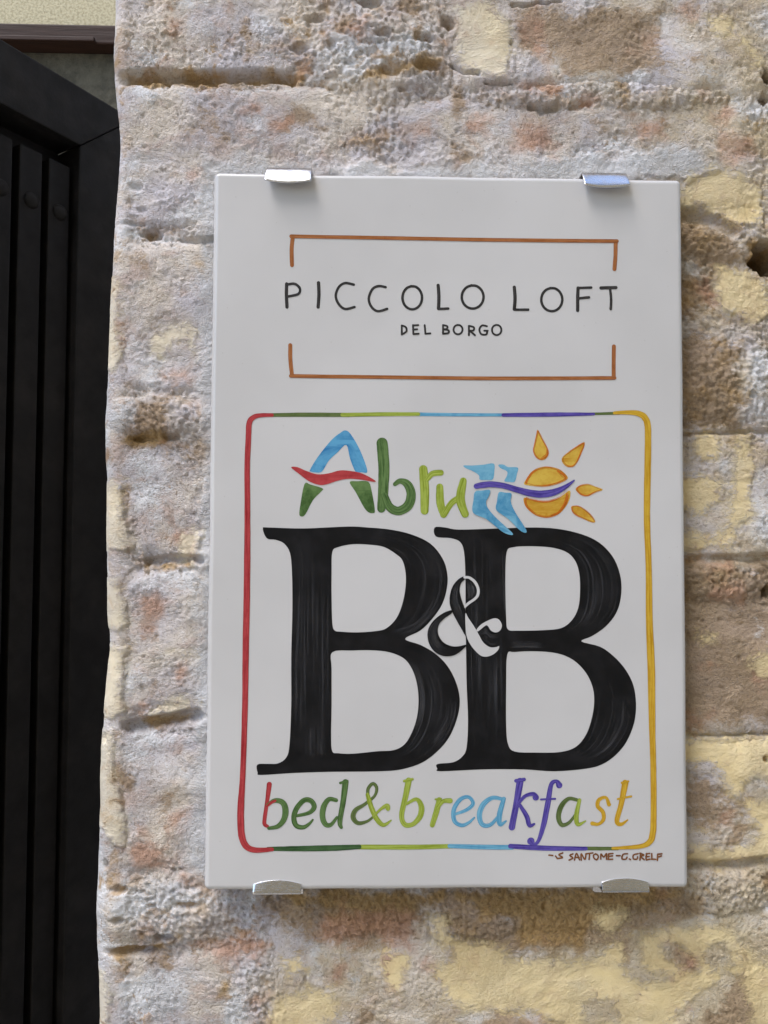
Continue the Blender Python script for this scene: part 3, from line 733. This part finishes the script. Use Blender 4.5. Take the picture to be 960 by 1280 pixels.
# the big B and B
T1 = (290, 640, 3.3103); T2 = (520, 640, 3.0); TM = (520, 700, 7.3846)
g = Glyph("letter")
B1o = [(128,66),(150,64),(300,68),(480,60),(560,64),(650,72),(740,92),(820,130),(870,190),(890,250),(890,310),(870,380),(830,440),(780,490),(716,525),(780,550),(840,585),(890,635),(925,700),(942,770),(935,840),(905,920),(860,980),(790,1035),(700,1065),(600,1073),(400,1075),(250,1080),(120,1088),(106,1078),(105,1045),(150,1042),(190,1040),(225,1015),(238,960),(245,800),(245,600),(250,400),(248,250),(240,170),(215,130),(180,115),(150,112),(135,95)]
B1u = [(415,165),(440,145),(500,133),(570,135),(630,145),(680,175),(705,200),(718,250),(718,310),(705,380),(680,440),(640,480),(600,492),(520,498),(450,495),(425,490),(415,460),(412,350),(412,250)]
B1l = [(415,580),(500,573),(580,572),(650,580),(710,605),(745,650),(765,710),(772,780),(765,850),(745,910),(715,960),(670,985),(600,990),(500,1000),(440,998),(415,990),(410,930),(412,800),(412,650)]
g.area(B1o,'black',T1,[B1u,B1l],layer=1)
g.band([(255,140),(256,350),(252,600),(252,800),(246,1000)],[(408,140),(405,350),(405,600),(405,800),(405,1010)],'haze',T1)
g.band([(480,68),(650,80),(760,110),(840,160),(882,240),(884,310),(864,378),(822,440),(770,488),(712,515)],[(500,126),(600,136),(680,165),(712,200),(724,250),(724,310),(711,380),(690,438),(660,470),(630,490)],'haze',T1)
g.band([(720,535),(800,565),(870,620),(918,700),(934,770),(928,840),(900,915),(855,975),(785,1028),(700,1058)],[(640,568),(712,600),(752,650),(772,710),(780,780),(772,850),(752,912),(722,965),(680,992),(600,998)],'haze',T1)
g.band([(880,280),(884,310),(864,378),(822,440),(770,488),(712,520)],[(850,280),(845,320),(820,385),(775,440),(730,470),(650,492)],'rim',T1,layer=3)
g.band([(300,880),(300,930),(298,1015)],[(385,880),(385,940),(392,1015)],'rim',T1,layer=3)
g.band([(700,590),(748,650),(768,710),(776,780),(768,850),(748,912)],[(735,598),(775,650),(795,710),(800,780),(792,850),(770,912)],'rim',T1,layer=3)
g.band([(930,770),(925,840),(895,918),(850,975)],[(880,770),(880,840),(850,900),(810,950)],'rim',T1,layer=3)
g.build("big black painted letter B")
g = Glyph("letter")
B2o = [(70,58),(110,58),(160,66),(300,62),(450,58),(550,66),(640,90),(700,125),(745,180),(768,250),(768,320),(750,380),(710,430),(660,465),(620,485),(690,505),(740,540),(785,590),(815,650),(825,720),(818,790),(790,860),(750,910),(700,945),(640,962),(520,972),(400,965),(250,965),(92,972),(80,962),(80,945),(140,938),(175,915),(190,880),(195,780),(190,650),(188,540),(186,400),(185,240),(180,150),(165,112),(130,98),(75,92)]
B2u = [(340,150),(365,132),(420,128),(500,132),(560,148),(595,180),(612,230),(615,300),(608,360),(585,405),(545,435),(480,443),(380,445),(345,440),(338,400),(335,250)]
B2l = [(342,535),(370,525),(450,522),(530,530),(590,555),(635,600),(660,650),(668,700),(662,760),(640,830),(600,880),(540,900),(450,902),(370,898),(345,870),(338,800),(338,650)]
g.area(B2o,'black',T2,[B2u,B2l],layer=1)
g.band([(192,90),(192,240),(194,540),(198,700),(198,900)],[(330,90),(330,240),(332,540),(332,700),(332,900)],'haze',T2)
g.band([(450,66),(550,74),(640,98),(695,132),(738,185),(760,250),(760,320),(742,378),(704,424),(650,460)],[(470,120),(540,130),(590,160),(606,188),(620,230),(622,300),(616,360),(596,408),(575,430),(540,446)],'haze',T2)
g.band([(630,492),(735,546),(778,594),(806,650),(816,720),(810,790),(783,855),(745,902),(695,936),(600,956)],[(560,530),(598,550),(642,598),(668,650),(676,700),(670,760),(648,832),(610,884),(560,906),(470,910)],'haze',T2)
g.band([(810,700),(808,790),(780,855),(742,902),(690,938)],[(770,700),(765,790),(735,850),(700,890),(650,920)],'rim',T2,layer=3)
g.band([(322,128),(326,300),(330,400)],[(334,128),(334,300),(336,400)],'rim',T2,layer=3)
g.band([(345,488),(420,484),(480,490)],[(345,512),(420,512),(480,514)],'rim',T2,layer=3)
g.build("big black painted letter B overlapped by the ampersand")
g = Glyph("ampersand")
amp1 = [(330,462),(250,490),(170,550),(120,620),(105,690),(120,770),(165,840),(230,880),(310,888),(380,865),(458,800),(455,782),(400,795),(330,795),(260,765),(215,710),(200,650),(215,590),(260,540),(328,492)]
amp2 = [(452,150),(400,170),(345,230),(315,310),(310,400),(335,480),(370,550),(410,620),(450,690),(458,690),(458,480),(432,400),(410,330),(402,270),(415,215),(450,178)]
g.area(amp1,'black',TM,layer=3).area(amp2,'black',TM,layer=3)
g.band([(300,482),(180,560),(118,640),(115,740),(165,825),(240,868)],[(300,505),(225,575),(190,650),(200,720),(235,775),(290,800)],'rim',TM,layer=4)
g.band([(390,190),(335,270),(318,380),(345,480),(420,620)],[(408,215),(385,280),(385,370),(420,460),(450,600)],'rim',TM,layer=4)
g.stroke([(448,160,22),(490,162,24),(540,200,26),(571,260,26),(570,320,26),(540,360,24),(480,402,24),(452,432,18)],24,'white',TM,layer=4,sub=6)
g.area([(456,490),(480,530),(540,620),(580,690),(620,760),(680,803),(740,803),(766,793),(760,825),(720,865),(660,890),(600,883),(540,830),(490,760),(464,690),(456,600)],'white',TM,layer=4)
g.area([(558,642),(600,595),(660,560),(720,538),(765,550),(792,600),(775,650),(735,668),(690,650),(665,612),(640,605),(572,658)],'white',TM,layer=4)
g.band([(585,665),(640,625),(680,670),(770,680)],[(620,740),(660,770),(700,795),(760,780)],'rim',TM,layer=2.5)
g.band([(465,200),(470,280),(470,380)],[(500,200),(540,270),(520,350)],'rim',TM,layer=2.5)
g.build("small ampersand painted black then white where it crosses the letter")
# bed&breakfast
TL = (290, 950, 3.4286); TR = (550, 950, 3.3103)
letter([('red',15,[(160,104,18),(150,180,14),(140,250,14),(140,275,14),(152,284,12)]), ('green',19,[(152,192,10),(182,174,16),(215,180,20),(229,212,22),(222,255,20),(196,284,16),(158,292,12)]), ('red',12,[(150,198,8),(172,180,10),(186,174,8)])],'red',TL,15)
letter([('green',17,[(272,240,10),(330,226,14),(352,202,18),(340,176,18),(310,172,18),(278,205,18),(265,245,18),(275,280,18),(305,288,15),(330,274,11),(346,256,7)])],'green',TL,17)
letter([('green',18,[(446,172,14),(416,168,16),(393,200,20),(388,245,20),(402,276,18),(425,276,14),(450,245,9)]), ('green',20,[(486,95,22),(476,180,19),(462,262,17),(468,288,12)]), ('green',9,[(464,98),(494,90)])],'green',TL,18)
letter([('olive',14,[(582,152,12),(584,122,12),(604,101,12),(620,120,12),(610,155,10),(568,190,12),(530,214,16),(519,245,18),(540,270,15),(580,262,10),(608,240,8)]), ('lime',16,[(581,148,14),(598,205,18),(622,255,18),(650,278,14),(682,258,5)]), ('lime',12,[(606,240,8),(640,208,10),(664,196,18),(668,208,16)])],'olive',TL,14,name="ampersand")
letter([('lime',19,[(757,88,22),(745,150,20),(727,235,18),(740,276,18),(775,275,16),(806,240,20),(811,198,20),(790,168,14),(748,188,10)]), ('lime',10,[(738,90),(773,82)])],'lime',TL,19)
letter([('lime',20,[(888,170,18),(876,220,20),(858,278,18)]), ('lime',14,[(880,208,9),(905,177,14),(935,174,18)]), ('lime',7,[(872,168),(896,166)])],'lime',TL,19)
letter([('blue',13,[(62,224,9),(110,206,12),(137,180,13),(118,153,12),(84,163,14),(57,205,15),(60,252,15),(90,270,13),(120,258,10),(142,238,6)])],'blue',TR,13)
letter([('blue',16,[(262,163,12),(218,156,14),(180,182,18),(163,225,18),(174,266,16),(208,268,13),(242,232,10)]), ('blue',16,[(264,160,14),(246,225,18),(248,266,15),(273,252,6)])],'blue',TR,16)
letter([('purple',22,[(331,88,24),(316,180,21),(297,278,22)]), ('purple',12,[(314,86),(348,80)]), ('purple',14,[(314,196,9),(348,152,12),(384,140,14),(396,154,22)]), ('purple',16,[(330,186,12),(358,232,16),(370,270,14),(390,264,7)])],'purple',TR,16)
letter([('purple',16,[(493,104,22),(482,88,13),(460,102,15),(446,180,19),(430,260,18),(410,328,13),(390,350,12),(376,336,26)]), ('purple',7,[(418,163),(476,160)])],'purple',TR,16)
letter([('olive',15,[(566,165,12),(532,160,13),(502,190,17),(490,235,17),(504,268,15),(535,258,11),(562,222,8)]), ('lime',15,[(577,165,12),(564,228,16),(570,266,14),(602,252,5)])],'olive',TR,15)
letter([('yellow',13,[(699,184,14),(686,155,10),(658,164,13),(652,190,14),(674,216,14),(676,246,13),(655,265,11),(630,262,14)])],'yellow',TR,13)
letter([('yellow',18,[(766,95,22),(750,180,18),(732,250,17),(748,266,13),(776,248,5)]), ('yellow',7,[(735,161),(791,150)]), ('yellow',8,[(752,94),(778,88)])],'yellow',TR,17)
# signature
g = Glyph("signature")
for st in [[(452,394),(466,394)], [(508,386),(492,391),(506,402),(484,406)], [(478,398),(484,406)], [(550,387),(538,394),(550,405),(535,412)], [(556,414),(566,386),(578,414)], [(560,404),(575,403)],
           [(583,412),(585,388),(600,411),(603,387)], [(606,388),(632,386)], [(619,388),(616,412)], ell(645,400,10,11,8), [(664,410),(666,387),(677,402),(687,387),(690,410)], [(698,388),(696,411)], [(698,388),(716,386)], [(697,399),(712,398)], [(696,411),(714,410)],
           [(730,397),(746,397)], [(775,386),(757,392),(752,407),(767,410),(774,402)], [(784,409),(788,410)], [(818,386),(801,394),(800,409),(814,409),(816,400)], [(828,414),(828,387)], [(828,387),(842,391),(830,400),(845,413)],
           [(853,387),(852,412)], [(853,387),(868,386)], [(852,399),(865,398)], [(852,412),(868,411)], [(877,387),(875,410)], [(875,410),(891,409)], [(899,413),(901,388)], [(901,388),(918,387)], [(900,400),(915,398)]]:
    st = [(x_ + random.uniform(-1.6, 1.6), y_ + random.uniform(-1.8, 1.8)) for x_, y_ in st]
    g.stroke(st, 6.6, 'sig', TR, layer=1 + 0.02 * len(g.f) / 50)
g.build("small brown signature painted below the frame")

# ================================================================== CLIPS
mt = N("polished_steel"); c = mt.coord()
STEEL = mt.fin((0.66, 0.67, 0.70), mt.ramp(mt.noise(mt.mapping(c, (1, 1, 8)), 400, 3), 0.3, 0.7, 0.16, 0.30), None, Metallic=1.0)
def clip(pcx, pcy, up, label):
    x, z = on_y(pcx, pcy, TILE_Y - 0.001); x = float(x); s = 1 if up else -1
    ze = 1.6 + s * 0.1513
    o = empty("mirror_clip", (x, 0.0, ze)); tag(o, label, "clip", "steel clips holding the plaque")
    hw = 0.0098
    # folded strip: wall plate, riser over the tile's edge, bulged front lip ending in an arc
    oz = 0.0017 if up else 0.0005
    prof = [(0.0005, 0.007), (-0.0004, 0.0016)] + [(-0.0022 - (0.0096 if up else 0.0110) * t, oz) for t in (0, .5, 1)]
    bm = bmesh.new(); nu = 18; rows = []
    for i in range(nu + 1):
        u = -1 + 2 * i / nu; L = (0.0054 + 0.0011 * (1 - u * u)) if up else (0.0028 + 0.0016 * (1 - u * u))
        rw = [(py, pz) for py, pz in prof]
        for k in range(1, 9):
            t = k / 8
            rise = (0.0042 * (t * 0.7 + 0.3 * math.sin(t * math.pi / 2))) if up else 0.0014 * (1 - t); rw.append((-0.0120 - rise, oz - (oz + L) * t))
        rows.append([bm.verts.new((u * hw, py, s * pz)) for py, pz in rw])
    for a, b in zip(rows, rows[1:]):
        for k in range(len(a) - 1): bm.faces.new((a[k], b[k], b[k + 1], a[k + 1]))
    bmesh.ops.recalc_face_normals(bm, faces=bm.faces)
    b = bm_obj("clip_strip", bm, STEEL, o, True)
    md = b.modifiers.new("thick", 'SOLIDIFY'); md.thickness = 0.0007; md.offset = 0
    bv = b.modifiers.new("soft", 'BEVEL'); bv.width = 0.00025; bv.segments = 2; bv.limit_method = 'ANGLE'; bv.angle_limit = math.radians(50)
    # screw head on the wall plate
    bm = bmesh.new(); bmesh.ops.create_uvsphere(bm, u_segments=14, v_segments=8, radius=0.0026)
    for v in bm.verts: v.co = (v.co.x, -0.0004 + min(v.co.y, 0.0008) * 0.45, v.co.z + s * 0.0046)
    bm_obj("screw", bm, STEEL, o, True)
clip(361, 221, True, "bright steel clip on the plaque's top edge above the letter P")
clip(756, 222, True, "bright steel clip on the plaque's top edge above the word LOFT")
clip(346, 1110, False, "steel clip on the plaque's bottom edge below the red border corner")
clip(782, 1106, False, "steel clip on the plaque's bottom edge below the brown signature")

# ================================================================== GATE
gm = N("black_gate_paint"); c = gm.coord()
BLACK = gm.fin(gm.mix(gm.ramp(gm.noise(c, 35, 5), 0.4, 0.75), (0.0065, 0.0056, 0.0049), (0.0145, 0.0125, 0.0108)), gm.ramp(gm.noise(c, 60, 4), 0.3, 0.7, 0.5, 0.7), gm.bump(gm.noise(c, 300, 3), 0.25, 0.0006), Specular_IOR_Level=0.2)
GA = math.radians(32.4)
gd = np.array([math.sin(GA), math.cos(GA)]); gn = np.array([math.cos(GA), -math.sin(GA)])
r0 = ray(145.0, 600.0); P0 = CL + r0 * (0.60 / r0[1])
def gate_at(px, py):
    r = ray(float(px), float(py)); t = ((P0[0] - CL[0]) * gn[0] + (P0[1] - CL[1]) * gn[1]) / (r[0] * gn[0] + r[1] * gn[1])
    q = CL + r * t; return (q[0] - P0[0]) * gd[0] + (q[1] - P0[1]) * gd[1], q[2]
gate = empty("metal_gate", (P0[0], P0[1], 0.0)); gate.rotation_euler = (0, 0, math.pi / 2 - GA)
tag(gate, "black painted metal gate with vertical slats and round bolt heads beside the pillar", "gate")
# local axes: x along the leaf (towards the pillar), -y out of its visible face, z up
zt = (gate_at(0, 69)[1] + gate_at(130, 131)[1]) / 2; zb = (gate_at(0, 141)[1] + gate_at(85, 182)[1]) / 2; zs = (gate_at(21, 181)[1] + gate_at(58, 196)[1]) / 2
zbolt = (gate_at(37, 254)[1] + gate_at(72.5, 266)[1]) / 2
e = [gate_at(q, 230)[0] for q in (21, 49, 58, 85, 89, 150)]
pitch = e[2] - e[0]; sw = ((e[1] - e[0]) + (e[3] - e[2])) / 2
def gbox(name, x0, x1, y0, y1, z0, z1, bev=0.0012):
    bm = bmesh.new(); box(bm, x0, x1, y0, y1, z0, z1, bev); return bm_obj(name, bm, BLACK, gate, False)
xs, xe_ = e[4], e[5] + 0.004; xl = xs - pitch * 22
def poly_prism(name, pts, y0, y1, bev=0.0012):
    bm = bmesh.new(); a = [bm.verts.new((x, y0, z)) for x, z in pts]; b = [bm.verts.new((x, y1, z)) for x, z in pts]; n = len(pts)
    bm.faces.new(a); bm.faces.new(list(reversed(b)))
    for i in range(n): bm.faces.new((a[i], b[i], b[(i + 1) % n], a[(i + 1) % n]))
    bmesh.ops.recalc_face_normals(bm, faces=bm.faces)
    bmesh.ops.bevel(bm, geom=list(bm.edges), offset=bev, segments=2, affect='EDGES', profile=0.6)
    return bm_obj(name, bm, BLACK, gate)
poly_prism("stile", [(xs, 0.0), (xe_, 0.0), (xe_, zt - 0.0006), (xs, zb - 0.0006)], -0.010, 0.022)
poly_prism("top_rail", [(xl, zb), (xs, zb), (xe_, zt), (xl, zt)], -0.0104, 0.022)
gbox("bottom_rail", xl, xs - 0.0005, -0.008, 0.02, 0.06, 0.12)
gbox("stile", xl - 0.05, xl - 0.0005, -0.010, 0.022, 0.0, zt)
gbox("backing_sheet", xl, xs - 0.0005, 0.016, 0.019, 0.12, zb - 0.0005, 0.0)
bmb = bmesh.new(); bmesh.ops.create_uvsphere(bmb, u_segments=16, v_segments=10, radius=0.0058)
for v in bmb.verts: v.co.y = min(v.co.y, 0.001) * 0.75
boltm = bpy.data.meshes.new("bolt_head"); bmb.to_mesh(boltm); bmb.free(); boltm.materials.append(BLACK)
for p_ in boltm.polygons: p_.use_smooth = True
first = None
for k in range(0, 22):
    x0 = e[2] - pitch * k
    if first is None: first = gbox("slat", 0, sw, -0.003, 0.0165, 0.1, zs); first.location.x = x0; so = first
    else: so = first.copy(); link(so, gate); so.location.x = x0
    for zz in (zbolt, 0.35):
        bo = bpy.data.objects.new("bolt_head", boltm); link(bo, gate); bo.location = (x0 + sw * 0.52, -0.003, zz)

# ================================================================== WALL OF THE PASSAGE BEHIND THE GATE
BY = 1.35
def bz(py): return float(on_y(70.0, float(py), BY)[1])
st = N("cream_stucco"); c = st.coord()
pits = st.ramp(st.voro(c, 150), 0.06, 0.2)
STUCCO = st.fin(st.mix(st.ramp(st.noise(c, 180, 4), 0.35, 0.6), (0.30, 0.26, 0.16), (0.45, 0.40, 0.265)), 0.9, st.bump(st.math('ADD', st.noise(c, 160, 4), pits), 0.4, 0.003))
ct = N("grey_render"); c = ct.coord()
GREYR = ct.fin(ct.mix(ct.ramp(ct.noise(c, 14, 6, 0.7), 0.35, 0.7), (0.035, 0.032, 0.022), (0.10, 0.092, 0.066)), 0.95, ct.bump(ct.noise(c, 90, 5), 0.6, 0.006))
wd = N("dark_wood"); c = wd.coord()
WOOD = wd.fin(wd.mix(wd.noise(wd.mapping(c, (2, 30, 30)), 3, 5, 0.7), (0.014, 0.0085, 0.006), (0.046, 0.022, 0.015)), 0.6, wd.bump(wd.noise(wd.mapping(c, (2, 30, 30)), 4), 0.4, 0.003), Specular_IOR_Level=0.15)
pw = empty("passage_wall", (-1.0, BY, 0.0)); tag(pw, "cream stuccoed wall above grey render seen over the black gate", "wall")
def pbox(name, x0, x1, y0, y1, z0, z1, m, parent, org, bev=0.0):
    bm = bmesh.new(); box(bm, x0 - org[0], x1 - org[0], y0 - org[1], y1 - org[1], z0 - org[2], z1 - org[2], bev); return bm_obj(name, bm, m, parent)
O_ = (-1.0, BY, 0.0)
pbox("stucco_face", -3.2, 0.6, BY, BY + 0.25, bz(37.5), 3.6, STUCCO, pw, O_)
pbox("render_face", -3.2, 0.6, BY + 0.012, BY + 0.25, 0.0, bz(62) - 0.0005, GREYR, pw, O_)
bmz = empty("lintel_beam", (-1.0, BY, bz(62))); tag(bmz, "dark reddish timber lintel beam let into the stuccoed wall behind the gate", "beam")
pbox("beam", -3.1, 0.5, BY - 0.022, BY + 0.2, bz(61.5), bz(38), WOOD, bmz, (-1.0, BY, bz(62)), 0.004)
pbox("drip_moulding", -3.1, float(on_y(118.0, 60.0, BY - 0.03)[0]), BY - 0.034, BY - 0.0225, bz(62.5), bz(57), WOOD, bmz, (-1.0, BY, bz(62)), 0.002)

# ================================================================== HOUSE ACROSS THE LANE (unseen, added behind the camera to shape the light)
fc = N("ochre_facade"); c = fc.coord()
OCHRE = fc.fin(fc.mix(fc.noise(c, 2.5, 6), (0.48, 0.36, 0.21), (0.62, 0.48, 0.30)), 0.92, fc.bump(fc.noise(c, 60, 4), 0.4, 0.006))
hs = empty("added_house", (1.6, -2.3, 0.0)); tag(hs, "unseen ochre plastered front, added across the lane to shape the light", "added_house")
pbox("facade", -1.2, 7.0, -2.9, -2.3, 0.0, 7.5, OCHRE, hs, (1.6, -2.3, 0.0))
pbox("eaves", -1.5, 7.3, -3.2, -1.85, 7.5005, 7.65, WOOD, hs, (1.6, -2.3, 0.0))
